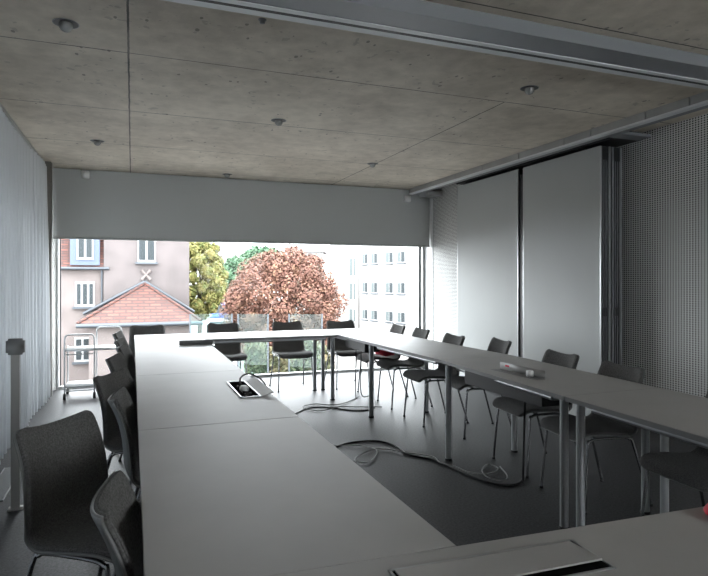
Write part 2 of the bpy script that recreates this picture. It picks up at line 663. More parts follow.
# ------------------------------------------------------------------ roller blind over the top of the window
bl = empty('roller_blind', (1.675, 7.87, 0), 0, 'wide grey roller blind pulled a third of the way down the window', 'blind')
MB().box(-2.57, 2.57, -0.003, 0.003, 1.885, ZC - 0.01).build('blind_fabric', M['blind'], bl)
MB().bbox(-2.57, 2.57, -0.012, 0.012, 1.862, 1.888, 0.004).build('bottom_bar', M['blind'], bl)
MB().tube([(-2.54, 0.045, ZC - 0.05), (2.54, 0.045, ZC - 0.05)], 0.04, 14).build('roller_tube', M['alu'], bl)
# small white sensor boxes on the blind
for (x, z, lab) in ((-0.535, 2.655, 'small white sensor box near the ceiling at the left end of the blind'),
                    (3.86, 2.575, 'small white sensor box below the far end of the side track')):
    s = empty('sensor_box', (x, 7.86, z), 0, lab, 'sensor')
    MB().bbox(-0.045, 0.045, -0.05, 0.0, -0.045, 0.045, 0.006).build('housing', M['white'], s)
    MB().box(-0.02, 0.02, -0.053, -0.05, -0.03, -0.018).build('sensor_lens', M['track_light'], s)

# ------------------------------------------------------------------ ceiling track across the room
tr = empty('ceiling_track', (1.4, 2.7, ZC), 0, 'grey metal partition track crossing the ceiling in the foreground', 'track')
x0, x1 = -2.26, 2.475
MB().box(x0, x1, -0.17, 0.035, -0.075, -0.002).build('track_body', M['track'], tr)
MB().box(x0, x1, 0.065, 0.115, -0.08, -0.002).build('outer_flange', M['track_light'], tr)
MB().box(x0, x1, 0.0, 0.035, -0.08, -0.075).build('inner_flange', M['track_light'], tr)
MB().box(x0, x1, 0.0351, 0.0649, -0.079, -0.002).build('slot', M['black'], tr)

# side track above the folded partition
sd = empty('side_track', (4.0, 4.0, 0), 0, 'long grey fascia and track along the top of the right wall', 'track')
fa = MB()
ys = [-3.1, -1.6, 0.2, 1.9, 3.15, 3.55, 4.15, 4.5, 5.2, 5.9, 6.5, 7.15, 7.84]
for a, b in zip(ys[:-1], ys[1:]):
    fa.box(-0.11, -0.09, a - 4.0 + 0.006, b - 4.0 - 0.006, 2.662, ZC - 0.001)
fa.build('fascia', M['fascia'], sd)
MB().box(-0.115, -0.05, -7.1, 3.84, 2.645, 2.662).build('light_flange', M['track_light'], sd)
MB().box(-0.03, 0.03, -7.1, 3.84, 2.650, 2.672).build('light_flange', M['track'], sd)
MB().box(-0.09, 0.08, -7.1, 3.84, 2.675, ZC - 0.001).build('track_channel', M['black'], sd)
MB().box(0.03, 0.265, 3.5, 3.79, 2.60, 2.66).build('end_plate', M['fascia'], sd)
MB().box(0.10, 0.41, 0.065, 2.84, 2.655, ZC - 0.001).build('soffit', M['black'], sd)
MB().box(0.0, 0.36, -0.08, 0.06, 2.645, 2.67).build('end_plate', M['track'], sd)

# ------------------------------------------------------------------ folded partition panels
def partition(x0, x1, y0, y1, label, seals=True):
    z0, z1 = 0.02, 2.615
    t = empty('partition_panel', ((x0 + x1) / 2, (y0 + y1) / 2, 0), 0, label, 'panel', 'folding partition panels')
    hx, hy = (x1 - x0) / 2, (y1 - y0) / 2
    MB().box(-hx, -hx + 0.018, -hy, hy, z0, z1).build('face_board', M['panel'], t)
    MB().box(hx - 0.018, hx, -hy, hy, z0, z1).build('face_board', M['panel'], t)
    MB().box(-hx + 0.018, hx - 0.018, -hy + 0.03, hy - 0.03, z0, z1 - 0.10).build('core', M['track'], t)
    e = MB()
    for s in (-1, 1):
        ya = s * hy
        e.box(-hx - 0.001, -hx + 0.014, min(ya, ya - s * 0.006) - 0.001, max(ya, ya - s * 0.006) + 0.001, z0, z1)
        e.box(hx - 0.014, hx + 0.001, min(ya, ya - s * 0.006) - 0.001, max(ya, ya - s * 0.006) + 0.001, z0, z1)
    e.build('edge_profile', M['alu'], t)
    for s in (-1, 1):
        g = MB()
        yb = s * (hy - 0.006)
        for k in range(3):
            xx = -hx + 0.028 + k * (2 * hx - 0.056 - 0.012) / 2
            g.tube([(xx + 0.006, yb, z0), (xx + 0.006, yb, z1 - 0.13)], 0.006, 8)
        g.build('edge_seal', M['frame_dark'], t)
        MB().box(-hx + 0.02, hx - 0.02, min(yb, yb - s * 0.02), max(yb, yb - s * 0.02), z1 - 0.13, z1 - 0.002).build('top_cap', M['black'], t)
        MB().box(-hx + 0.03, hx - 0.03, min(yb, yb + s * 0.004), max(yb, yb + s * 0.004), 1.02, 1.10).build('latch', M['black'], t)
    MB().tube([(0, -hy + 0.25, z1), (0, -hy + 0.25, 2.645)], 0.012, 8).build('hanger', M['black'], t)
    MB().tube([(0, hy - 0.25, z1), (0, hy - 0.25, 2.645)], 0.012, 8).build('hanger', M['black'], t)
    return t


partition(4.085, 4.205, 5.475, 6.79, 'grey folding partition panel nearest the window, seen face on')
partition(4.085, 4.205, 4.235, 5.385, 'broad grey partition panel at the front of the folded stack')
partition(4.225, 4.345, 4.235, 5.385, 'partition panel stacked edge on between the front panel and perforated wall')
MB().box(4.10, 4.20, 5.41, 5.45, 0.02, 2.55).build('partition_jamb_seal', M['black'])
tag(bpy.data.objects['partition_jamb_seal'], 'black vertical seal strip in the gap between the two wide partition panels', 'seal')

# ------------------------------------------------------------------ ceiling lamps
def make_lamp():
    t = empty('recessed_downlight', (0, 0, ZC))
    rec = MB()
    rec.lathe([(0.066, -0.001), (0.066, -0.002), (0.063, -0.003), (0.060, -0.002)], 0, 0, 28)
    rec.build('trim_ring', M['track'], t)
    MB().lathe([(0.0, -0.0025), (0.0615, -0.0025)], 0, 0, 28).build('recess', M['black'], t)
    MB().lathe([(0.034, -0.002), (0.036, -0.012), (0.033, -0.026), (0.022, -0.040), (0.010, -0.046), (0.0, -0.048)], 0, 0, 22).build('lens', M['lamp_glass'], t)
    return t


lamp0 = make_lamp()
lamps = [(-0.33, 3.44, 'recessed ceiling downlight nearest the curtain, in the upper left corner'),
         (-0.32, 6.24, 'recessed ceiling downlight by the curtain closer to the window'),
         (1.175, 4.88, 'recessed ceiling downlight in the middle of the ceiling'),
         (1.15, 7.60, 'recessed ceiling downlight just in front of the blind'),
         (2.65, 3.42, 'recessed ceiling downlight nearest the grey crossing track'),
         (2.645, 6.30, 'recessed ceiling downlight near the far end of the side track')]
for i, (x, y, lab) in enumerate(lamps):
    o = lamp0 if i == 0 else copy_tree(lamp0)
    o.location = (x, y, ZC)
    tag(o, lab, 'ceiling light', 'recessed ceiling downlights')
sk = empty('ceiling_hook', (0.64, 3.02, ZC), 0, 'tiny dark fixing on the concrete beside the crossing track', 'hook')
MB().lathe([(0.0, -0.022), (0.014, -0.02), (0.016, -0.006), (0.022, -0.004), (0.022, -0.001)], 0, 0, 14).build('hook_base', M['post_head'], sk)

# ------------------------------------------------------------------ tables
TT = 0.74
LEG_R = 0.023


def table(name, quad, legs, label, group='meeting tables set out in a rectangle', tray=None):
    cx = sum(p[0] for p in quad) / 4
    cy = sum(p[1] for p in quad) / 4
    t = empty(name, (cx, cy, 0), 0, label, 'table', group)
    g = 0.0022
    c = []
    for p in quad:
        dx, dy = p[0] - cx, p[1] - cy
        c.append((dx - math.copysign(g, dx), dy - math.copysign(g, dy)))
    n = 4
    # top slab with a small chamfer
    mb = MB()
    ch = 0.0015
    ins = [(x - math.copysign(ch, x), y - math.copysign(ch, y)) for x, y in c]
    rings = [[(x, y, TT - 0.025) for x, y in c], [(x, y, TT - ch) for x, y in c], [(x, y, TT) for x, y in ins]]
    v = [q for r in rings for q in r]
    f = [(3, 2, 1, 0), (8, 9, 10, 11)]
    for k in range(2):
        for i in range(4):
            f.append((k * 4 + i, k * 4 + (i + 1) % 4, k * 4 + 4 + (i + 1) % 4, k * 4 + 4 + i))
    mb.add(v, f)
    top = mb.build('tabletop', M['table'], t)
    eb = MB()
    for i in range(4):
        a, b = Vector((*c[i], 0)), Vector((*c[(i + 1) % 4], 0))
        d = (b - a).normalized()
        nrm = Vector((d.y, -d.x, 0))
        q = [a + nrm * 0.0006, b + nrm * 0.0006, b - nrm * 0.004, a - nrm * 0.004]
        eb.prism([(p.x, p.y) for p in q], TT - 0.0255, TT - 0.003)
    eb.build('edge_band', M['table_edge'], t)
    fr = MB()
    k = 0.84
    for i in range(4):
        a = Vector((c[i][0] * k, c[i][1] * (k - 0.06), TT - 0.045))
        b = Vector((c[(i + 1) % 4][0] * k, c[(i + 1) % 4][1] * (k - 0.06), TT - 0.045))
        fr.tube([a, b], 0.016, 6)
    fr.build('under_frame', M['leg_metal'], t)
    for (lx, ly) in legs:
        L = MB()
        x, y = lx - cx, ly - cy
        L.lathe([(LEG_R, TT - 0.026), (LEG_R, 0.012)], x, y, 16)
        L.box(x - 0.003, x + 0.003, y - LEG_R - 0.001, y + LEG_R + 0.001, 0.02, TT - 0.03)
        lg = L.build('leg', M['leg_metal'], t)
        MB().lathe([(0.0, 0.013), (0.027, 0.013), (0.029, 0.0), (0.0, 0.0)], x, y, 14).build('foot', M['black'], lg)
    if tray:
        a0, a1, b0, b1 = tray
        MB().box(a0 - cx, a1 - cx, b0 - cy, b1 - cy, TT - 0.125, TT - 0.03).build('cable_tray', M['black'], t)
    return t


XA, XB = 0.022, 0.71


def rect(x0, x1, y0, y1):
    return [(x0, y0), (x1, y0), (x1, y1), (x0, y1)]


def legs4(x0, x1, y0, y1, i=0.06):
    return [(x0 + i, y0 + i), (x1 - i, y0 + i), (x1 - i, y1 - i), (x0 + i, y1 - i)]


NEARY = lambda x: 1.177 - 0.047 * (x - 0.71)
table('meeting_table', [(XA, NEARY(XA)), (XB, NEARY(XB)), (XB, 2.55), (XA, 2.55)], [(0.08, 1.26), (0.08, 2.02), (0.64, 1.30), (0.64, 2.44)],
      'pale grey table of the left row joining the foreground row')
table('meeting_table', rect(XA, XB, 2.55, 4.01), [(0.50, 3.31), (0.08, 3.97), (0.64, 2.66), (0.64, 3.92)],
      'pale grey table in the left row with the open socket hatch near its inner edge')
table('meeting_table', rect(XA, XB, 4.01, 5.46), [(0.08, 4.12), (0.08, 4.82), (0.64, 4.12), (0.64, 5.36)],
      'pale grey table of the left row, plain top, second from the window end')
table('meeting_table', rect(XA, XB, 5.46, 6.98), [(0.08, 6.10), (0.08, 6.77), (0.64, 5.56), (0.64, 6.40)],
      'pale grey corner table by the window carrying a raised dark hatch lid')
table('meeting_table', [(XB, 6.22), (2.168, 6.185), (2.168, 6.95), (XB, 6.95)], [(0.78, 6.3), (2.125, 6.235), (2.10, 6.84), (0.78, 6.88)],
      'pale grey table in the row along the window, between the two corner tables')
rx = [(2.075, 1.04), (2.154, 2.49), (2.24, 3.965), (2.20, 5.40), (2.17, 6.95)]
W = 0.685


def rq(i):
    a, b = rx[i], rx[i + 1]
    return [(a[0], a[1]), (a[0] + W, a[1]), (b[0] + W, b[1]), (b[0], b[1])]


table('meeting_table', rq(0), [(2.15, 1.2), (2.70, 1.2), (2.205, 2.425), (2.80, 2.425)],
      'grey table at the near end of the right row, beside the perforated wall')
table('meeting_table', rq(1), [(2.21, 2.555), (2.80, 2.555), (2.235, 3.84), (2.83, 3.84)],
      'grey table of the right row with the lifted socket hatch on it', tray=(2.24, 2.46, 2.78, 3.62))
table('meeting_table', rq(2), [(2.215, 5.31), (2.83, 5.31)],
      'grey table of the right row, plain top, between hatch table and window corner table')
table('meeting_table', rq(3), [(2.205, 6.84), (2.79, 6.66)],
      'brightly lit corner table by the window at the far end of the right row', tray=(2.23, 2.40, 5.52, 6.10))
table('meeting_table', [(XA, NEARY(XA) - 0.69), (1.63, NEARY(1.63) - 0.69), (1.63, NEARY(1.63) + 0.0025), (XA, NEARY(XA) + 0.0025)],
      legs4(XA + 0.03, 1.60, 0.52, 1.06), 'grey table in the foreground with the long closed hatch')

# ------------------------------------------------------------------ chairs
def profile():
    P = [(0.225, 0.405), (0.205, 0.432), (0.15, 0.446), (0.05, 0.440), (-0.05, 0.430), (-0.125, 0.426), (-0.178, 0.440),
         (-0.208, 0.485), (-0.215, 0.545), (-0.222, 0.62), (-0.240, 0.70), (-0.266, 0.765), (-0.285, 0.80)]
    return spline([(x, 0, z) for x, z in P], 4)


def make_chair(label):
    t = empty('conference_chair', (0, 0, 0), 0, label, 'chair', 'charcoal conference chairs around the tables')
    pr = profile()
    n = len(pr)
    s = [0.0]
    for i in range(1, n):
        s.append(s[-1] + (pr[i] - pr[i - 1]).length)
    L = s[-1]

    def halfw(si):
        z = si / L
        # seat, waist, back
        if z < 0.40:
            w = 0.226
        elif z < 0.60:
            q = (z - 0.40) / 0.2
            q = q * q * (3 - 2 * q)
            w = 0.226 - 0.020 * q
        else:
            w = 0.206 - 0.014 * ((z - 0.6) / 0.4)
        r0 = 0.07
        if si < r0:
            w = w - r0 + math.sqrt(max(0, r0 * r0 - (r0 - si) ** 2))
        r1 = 0.032
        if L - si < r1:
            w = w - r1 + math.sqrt(max(0, r1 * r1 - (r1 - (L - si)) ** 2))
        return w
    # resample so that rounded ends have enough rows
    ts = []
    for k in range(7):
        ts.append(0.07 * (1 - math.cos(PI / 2 * k / 6)))
    m = 30
    for k in range(1, m):
        ts.append(0.07 + (L - 0.102) * k / m)
    for k in range(7):
        ts.append(L - 0.032 + 0.032 * math.sin(PI / 2 * k / 6))

    def at(si):
        for i in range(1, n):
            if s[i] >= si - 1e-9:
                q = (si - s[i - 1]) / max(1e-9, s[i] - s[i - 1])
                return pr[i - 1].lerp(pr[i], q), (pr[i] - pr[i - 1]).normalized()
        return pr[-1], (pr[-1] - pr[-2]).normalized()
    nv = 12

    def layer(off, inset):
        v = []
        for si in ts:
            p, tg = at(si)
            nr = Vector((tg.z, 0, -tg.x))       # towards the sitter
            if nr.z < 0 and abs(tg.x) > abs(tg.z):
                nr = -nr
            nr = Vector((tg.z, 0, -tg.x))
            w = max(0.01, halfw(si) - inset)
            for j in range(nv + 1):
                q = -1 + 2 * j / nv
                e = min(1.0, max(0.0, (si - 0.34) / 0.16))
                lift = q * q * (0.008 + 0.034 * e * e * (3 - 2 * e))
                pp = p + nr * (off + lift)
                v.append((pp.x, q * w, pp.z))
        return v

    def solid(o0, o1, i0, i1):
        a, b = layer(o0, i0), layer(o1, i1)
        rows = len(ts)
        K = rows * (nv + 1)
        f = []
        for r in range(rows - 1):
            for j in range(nv):
                q = r * (nv + 1) + j
                f.append((q, q + 1, q + nv + 2, q + nv + 1))
                f.append((K + q, K + q + nv + 1, K + q + nv + 2, K + q + 1))
        edge = []
        for j in range(nv):
            edge.append((j, j + 1))
        for r in range(rows - 1):
            edge.append((r * (nv + 1) + nv, (r + 1) * (nv + 1) + nv))
        for j in range(nv, 0, -1):
            edge.append(((rows - 1) * (nv + 1) + j, (rows - 1) * (nv + 1) + j - 1))
        for r in range(rows - 1, 0, -1):
            edge.append((r * (nv + 1), (r - 1) * (nv + 1)))
        for p, q in edge:
            f.append((q, p, K + p, K + q))
        return a + b, f
    mb = MB()
    v, f = solid(-0.008, 0.002, 0.003, 0.0)
    mb.add(v, f, True)
    shell = mb.build('seat_shell', M['shell'], t)
    mb = MB()
    v, f = solid(0.002, 0.010, 0.006, 0.006)
    mb.add(v, f, True)
    v2, f2 = solid(0.010, 0.015, 0.006, 0.016)
    mb.add(v2, f2, True)
    mb.build('upholstery', M['fabric'], t)
    # rim line along the shell outline
    loop = []
    la = layer(-0.003, -0.0005)
    rows = len(ts)
    for r in range(rows):
        loop.append(la[r * (nv + 1) + nv])
    for j in range(nv - 1, 0, -1):
        loop.append(la[(rows - 1) * (nv + 1) + j])
    for r in range(rows - 1, -1, -1):
        loop.append(la[r * (nv + 1)])
    for j in range(1, nv + 1):
        loop.append(la[j])
    MB().tube(loop, 0.0036, 6, False).build('shell_rim', M['rim'], shell)
    # legs
    for sx in (1, -1):
        for sy in (1, -1):
            if sx > 0:
                pts = [(0.06, sy * 0.190, 0.418), (0.125, sy * 0.196, 0.418), (0.158, sy * 0.202, 0.408), (0.175, sy * 0.206, 0.375), (0.205, sy * 0.222, 0.012)]
            else:
                pts = [(0.06, sy * 0.190, 0.418), (-0.09, sy * 0.190, 0.414), (-0.125, sy * 0.194, 0.403), (-0.148, sy * 0.200, 0.37), (-0.255, sy * 0.222, 0.012)]
            lg = MB().tube(spline(pts, 4), 0.0085, 8).build('leg', M['chrome'], t)
            e = pts[-1]
            MB().lathe([(0.0, 0.014), (0.011, 0.014), (0.012, 0.0), (0.0, 0.0)], e[0], e[1], 10).build('glide', M['black'], lg)
    fr = MB()
    fr.tube([(0.10, -0.195, 0.418), (0.10, 0.195, 0.418)], 0.008, 8)
    fr.tube([(-0.07, -0.190, 0.412), (-0.07, 0.190, 0.412)], 0.008, 8)
    fr.build('seat_frame', M['chrome'], t)
    return t


chair0 = make_chair('x')
# (x, y, facing angle, label): the back top is 0.28 m behind the seat centre
def by_back(bx, by, ang):
    return (bx + 0.28 * math.cos(ang), by + 0.28 * math.sin(ang), ang)


D = math.radians
chairs = [
    (*by_back(-0.085, 1.60, D(-3)), 'charcoal chair tucked under the left row, closest to the camera'),
    (*by_back(-0.305, 2.52, D(-38)), 'large charcoal chair turned outwards with its seat facing the camera at lower left'),
    (*by_back(-0.095, 2.98, D(-4)), 'charcoal chair tucked in just behind the large outward-turned chair'),
    (*by_back(-0.15, 3.68, D(-26)), 'charcoal chair turned outwards, the farther of the two turned ones on the left'),
    (*by_back(-0.155, 4.48, D(-12)), 'charcoal chair on the left side set back a little behind the turned ones'),
    (*by_back(-0.11, 5.15, D(-8)), 'charcoal chair on the left side, third from the window end'),
    (*by_back(-0.14, 5.72, D(-8)), 'charcoal chair on the left side, second from the window end'),
    (*by_back(-0.175, 6.48, D(-8)), 'charcoal chair at the window end of the left side beside the white trolley'),
    (*by_back(0.17, 7.36, D(-90)), 'charcoal chair in front of the window below the tiled porch roof'),
    (*by_back(1.06, 7.40, D(-89)), 'charcoal chair in front of the window below the yellow tree'),
    (*by_back(1.88, 7.38, D(-90)), 'charcoal chair in front of the window below the red tree'),
    (*by_back(2.58, 7.30, D(-88)), 'charcoal chair in front of the window below the white building, near the corner'),
    (*by_back(3.035, 6.31, D(177)), 'charcoal chair on the right side nearest the window, with red bag on its seat'),
    (*by_back(3.05, 5.74, D(176)), 'charcoal chair on the right side, second from the window'),
    (*by_back(3.01, 4.98, D(178)), 'charcoal chair on the right side, third from the window'),
    (*by_back(3.17, 4.43, D(170)), 'charcoal chair on the right side in front of the gap between partition panels'),
    (*by_back(3.04, 3.49, D(176)), 'charcoal chair on the right side in front of the broad partition panel'),
    (*by_back(2.965, 2.84, D(174)), 'charcoal chair on the right side in front of the folded panel edges'),
    (*by_back(2.92, 2.02, D(177)), 'charcoal chair cut off by the right edge, before the perforated wall'),
]
for i, (x, y, a, lab) in enumerate(chairs):
    o = chair0 if i == 0 else copy_tree(chair0)
    o.location = (x, y, 0)
    o.rotation_euler = (0, 0, a)
    o['label'] = lab

# red bag on a chair
rb = empty('red_bag', (2.775, 6.24, 0.478), 0.1, 'small red bag lying on a chair seat by the window corner', 'bag')
bm = bmesh.new()
bmesh.ops.create_cube(bm, size=1)
for p in bm.verts:
    p.co = Vector((p.co.x * 0.17, p.co.y * 0.32, 0.065 + p.co.z * 0.13 * (1 if p.co.x < 0 else 0.75)))
bmesh.ops.bevel(bm, geom=bm.edges[:], offset=0.03, segments=3, affect='EDGES')
MB().frombm(bm, True).build('bag_body', M['red'], rb)
MB().tube(spline([(-0.09, -0.1, 0.085), (-0.11, -0.08, 0.125), (-0.11, 0.06, 0.125), (-0.09, 0.09, 0.085)], 6), 0.006, 6).build('handle', M['red'], rb)

# ------------------------------------------------------------------ things on the tables
def hatch_open():
    t = empty('socket_hatch', (0.59, 3.30, TT), 0, 'open socket hatch sunk in the left row, its lid folded out', 'hatch')
    fr = MB()
    x0, x1, y0, y1 = -0.058, 0.052, -0.25, 0.25
    for b in ((x0, x1, y0, y0 + 0.008), (x0, x1, y1 - 0.008, y1), (x0, x0 + 0.008, y0, y1), (x1 - 0.008, x1, y0, y1)):
        fr.box(*b, 0.0005, 0.006)
    fr.build('hatch_frame', M['alu'], t)
    MB().box(x0 + 0.008, x1 - 0.008, y0 + 0.008, y1 - 0.008, 0.0005, 0.002).build('socket_well', M['well_shade'], t)
    so = MB()
    for k in range(4):
        so.lathe([(0.020, 0.002), (0.020, 0.008), (0.016, 0.008), (0.014, 0.004)], -0.004, -0.16 + k * 0.075, 14)
    so.build('socket', M['black'], t)
    MB().bbox(-0.03, 0.015, -0.10, -0.045, 0.002, 0.032, 0.006).build('plug', M['white'], t)
    ld = MB()
    ld.add([(0.054, -0.25, 0.004), (0.054, 0.25, 0.004), (0.116, 0.25, 0.024), (0.116, -0.25, 0.024),
            (0.058, -0.25, 0.0005), (0.058, 0.25, 0.0005), (0.12, 0.25, 0.019), (0.12, -0.25, 0.019)],
           [(0, 1, 2, 3), (7, 6, 5, 4), (0, 4, 5, 1), (1, 5, 6, 2), (2, 6, 7, 3), (3, 7, 4, 0)])
    ld.build('lid', M['table'], t)


def prop_cable(name, pts, r, m, label, n=8):
    o = MB().tube(spline(pts, n), r, 7).build(name, m)
    return tag(o, label, 'cable')


hatch_open()
prop_cable('power_cable', [(0.59, 3.40, 0.752), (0.60, 3.46, 0.775), (0.64, 3.52, 0.788), (0.69, 3.52, 0.782), (0.728, 3.44, 0.758), (0.738, 3.38, 0.70), (0.742, 3.35, 0.4), (0.75, 3.36, 0.01), (0.80, 3.42, 0.008)], 0.005, M['cable_black'],
           'short black cable looping out of the open hatch over the table edge')

# raised dark lid on the far left table
rl = empty('raised_hatch', (0.57, 5.68, TT), D(-3), 'dark raised hatch lid standing on the far left corner table', 'hatch')
MB().bbox(-0.155, 0.155, 0.03, 0.042, 0.0004, 0.046, 0.003).build('lid', M['post_head'], rl)
MB().box(-0.165, 0.165, -0.07, 0.03, 0.0003, 0.003).build('hatch_frame', M['alu'], rl)
MB().box(-0.155, 0.155, -0.055, 0.03, 0.003, 0.004).build('socket_well', M['table_edge'], rl)

# closed hatch in the foreground
hc = empty('socket_hatch', (0.74, 1.045, TT), D(-2.7), 'long closed socket hatch in the foreground table', 'hatch')
fr = MB()
for b in ((-0.235, 0.235, 0.066, 0.072), (-0.235, 0.235, -0.072, -0.066), (-0.235, -0.229, -0.072, 0.072), (0.229, 0.235, -0.072, 0.072)):
    fr.box(*b, 0.0003, 0.003)
fr.build('hatch_frame', M['alu'], hc)
MB().box(-0.229, 0.229, -0.066, 0.066, 0.0003, 0.0012).build('socket_well', M['well_shade'], hc)
MB().add([(-0.222, -0.045, 0.009), (0.222, -0.045, 0.012), (0.222, 0.064, 0.004), (-0.222, 0.064, 0.004),
          (-0.222, -0.045, 0.005), (0.222, -0.045, 0.008), (0.222, 0.064, 0.0014), (-0.222, 0.064, 0.0014)],
         [(0, 1, 2, 3), (7, 6, 5, 4), (0, 4, 5, 1), (1, 5, 6, 2), (2, 6, 7, 3), (3, 7, 4, 0)]).build('lid', M['table'], hc)

# lifted hatch on the right row
hr = empty('socket_hatch', (2.40, 3.18, TT), D(3), 'socket hatch with grey lid lifted upright on the right row', 'hatch')
MB().bbox(-0.004, 0.004, -0.22, 0.22, 0.002, 0.052, 0.002).build('lid', M['table'], hr)
MB().box(-0.07, -0.004, -0.23, 0.23, 0.0003, 0.0016).build('hatch_frame', M['table_edge'], hr)
MB().box(-0.0055, -0.004, 0.12, 0.16, 0.028, 0.040).build('sticker', M['red'], hr)
MB().bbox(-0.05, -0.015, -0.14, -0.10, 0.0016, 0.042, 0.004).build('plug', M['white'], hr)

# sheet of paper at the bright corner
pp = MB().add([(2.34, 5.95, TT + 0.001), (2.55, 5.98, TT + 0.001), (2.51, 6.27, TT + 0.002), (2.30, 6.24, TT + 0.001),
               (2.34, 5.95, TT + 0.0018), (2.55, 5.98, TT + 0.0018), (2.51, 6.27, TT + 0.003), (2.30, 6.24, TT + 0.0018)],
              [(3, 2, 1, 0), (4, 5, 6, 7), (0, 1, 5, 4), (1, 2, 6, 5), (2, 3, 7, 6), (3, 0, 4, 7)]).build('paper_sheet', M['paper'])
tag(pp, 'white sheet of paper on the corner table by the window', 'paper')

# red pouch at the right edge
rp = empty('red_pouch', (1.495, 1.075, TT), D(20), 'red pouch lying on the foreground table at the right edge', 'pouch')
bm = bmesh.new()
bmesh.ops.create_uvsphere(bm, u_segments=20, v_segments=12, radius=1)
for p in bm.verts:
    zz = p.co.z
    p.co = Vector((math.copysign(abs(p.co.x) ** 0.7, p.co.x) * 0.115, math.copysign(abs(p.co.y) ** 0.7, p.co.y) * 0.06, 0.016 + zz * 0.0155 + 0.004 * math.sin(p.co.x * 7)* (1 if zz > 0 else 0)))
MB().frombm(bm, True).build('pouch_body', M['red'], rp)
MB().tube([(-0.10, -0.015, 0.030), (0.0, -0.012, 0.034), (0.10, -0.015, 0.030)], 0.002, 6).build('zip', M['post_head'], rp)

# ------------------------------------------------------------------ cables on the carpet
def fl(u, v, z=0.006):
    d = EYE * FPX / (v - 280.0)
    xc = (u - 354.0) / FPX * d
    return (xc * math.cos(YAW) + d * math.sin(YAW), -xc * math.sin(YAW) + d * math.cos(YAW), z)


prop_cable('floor_cable', [(2.33, 3.05, 0.62), (2.33, 3.06, 0.40), (2.33, 3.07, 0.10)] + [fl(u, v) for u, v in
           ((524, 478), (518, 484), (505, 486), (485, 482), (460, 472), (435, 461), (408, 455), (397, 447), (380, 442), (360, 442), (340, 446), (325, 455), (300, 470))],
           0.0075, M['cable_black'], 'thick black cable running across the carpet from the right row hatch')
prop_cable('floor_cable', [fl(u, v, 0.012) for u, v in ((335, 447), (360, 447), (376, 451), (375, 458), (367, 464), (355, 462), (362, 455), (380, 450), (405, 454), (432, 458), (440, 464), (455, 468), (470, 474), (490, 475), (498, 470), (488, 466), (482, 472), (488, 479), (504, 482), (507, 477), (500, 468))],
           0.0045, M['cable_grey'], 'thin grey cable snaking and looping beside the thick black cable')
prop_cable('floor_cable', [(2.28, 5.75, 0.63), (2.27, 5.72, 0.45), (2.26, 5.68, 0.15)] + [fl(u, v) for u, v in
           ((372, 396), (376, 404), (370, 410), (352, 411), (330, 408), (312, 408), (300, 412), (285, 420))],
           0.006, M['cable_black'], 'black cable hanging from the far right corner table down to the carpet')
prop_cable('floor_cable', [(2.30, 5.95, 0.63), (2.28, 5.9, 0.42), (2.25, 5.82, 0.1)] + [fl(u, v, 0.012) for u, v in
           ((360, 397), (345, 404), (330, 406), (315, 405), (303, 408), (318, 412), (340, 408), (362, 408), (382, 408))],
           0.005, M['cable_black'], 'second thin black cable coiled on the carpet under the window end tables')

# ------------------------------------------------------------------ post, grille, trolley
ps = empty('floor_post', (-0.645, 3.93, 0), 0, 'waist-high grey post with rounded dark head in front of curtain', 'post')
MB().prism([(-0.023, -0.018), (0.023, -0.018), (0.023, 0.018), (-0.023, 0.018)], 0.012, 0.93).build('shaft', M['post'], ps)
MB().bbox(-0.048, 0.048, -0.032, 0.032, 0.918, 1.012, 0.012).build('head', M['post_head'], ps)
MB().bbox(-0.04, 0.04, -0.03, 0.03, 0.0, 0.012, 0.003).build('base_plate', M['post'], ps)

gr = empty('floor_grille', (-0.80, 4.45, 0.0), 0, 'slotted metal floor grille beside the curtain at the left edge', 'grille')
MB().box(-0.06, 0.06, -0.35, 0.35, 0.0, 0.003).build('grille_pan', M['black'], gr)
gs = MB()
for k in range(30):
    y = -0.34 + k * 0.0234
    gs.box(-0.055, 0.055, y, y + 0.010, 0.003, 0.007)
gs.box(-0.06, -0.053, -0.35, 0.35, 0.003, 0.008)
gs.box(0.053, 0.06, -0.35, 0.35, 0.003, 0.008)
gs.build('slats', M['grille'], gr)

tl = empty('white_trolley', (-0.56, 7.45, 0), 0, 'white two-tier trolley on black castors beside the window column', 'trolley')


def loop(x0, x1, y, z0, z1, r=0.045):
    pts = [(x0, y, z0), (x0, y, z1 - r)]
    for k in range(1, 5):
        a = PI - (PI / 2) * k / 4
        pts.append((x0 + r + r * math.cos(a), y, z1 - r + r * math.sin(a)))
    for k in range(0, 5):
        a = PI / 2 - (PI / 2) * k / 4
        pts.append((x1 - r + r * math.cos(a), y, z1 - r + r * math.sin(a)))
    pts.append((x1, y, z0))
    return pts


MB().tube(loop(-0.155, 0.155, -0.13, 0.075, 0.735), 0.009, 8).build('handle_loop', M['alu'], tl)
MB().tube(loop(0.16, 0.44, 0.22, 0.075, 0.79), 0.008, 8).build('handle_loop', M['alu'], tl)
MB().tube([(-0.155, 0.22, 0.075), (-0.155, 0.22, 0.58)], 0.008, 8).build('rear_upright', M['alu'], tl)
for z, d in ((0.13, 0.02), (0.545, 0.02)):
    MB().bbox(-0.155, 0.44, -0.12, 0.22, z, z + 0.024, 0.005).build('shelf', M['whitegloss'], tl)
    MB().tube([(-0.155, -0.128, z - 0.035), (0.155, -0.128, z - 0.035)], 0.006, 6).build('cross_rail', M['alu'], tl)
for x, y in ((-0.155, -0.13), (0.155, -0.13), (-0.155, 0.22), (0.44, 0.22)):
    MB().tube([(x - 0.014, y - 0.012, 0.036), (x + 0.014, y - 0.012, 0.036)], 0.035, 16).build('castor', M['black'], tl)
    MB().tube([(x, y, 0.05), (x, y, 0.09)], 0.008, 8).build('castor_stem', M['black'], tl)

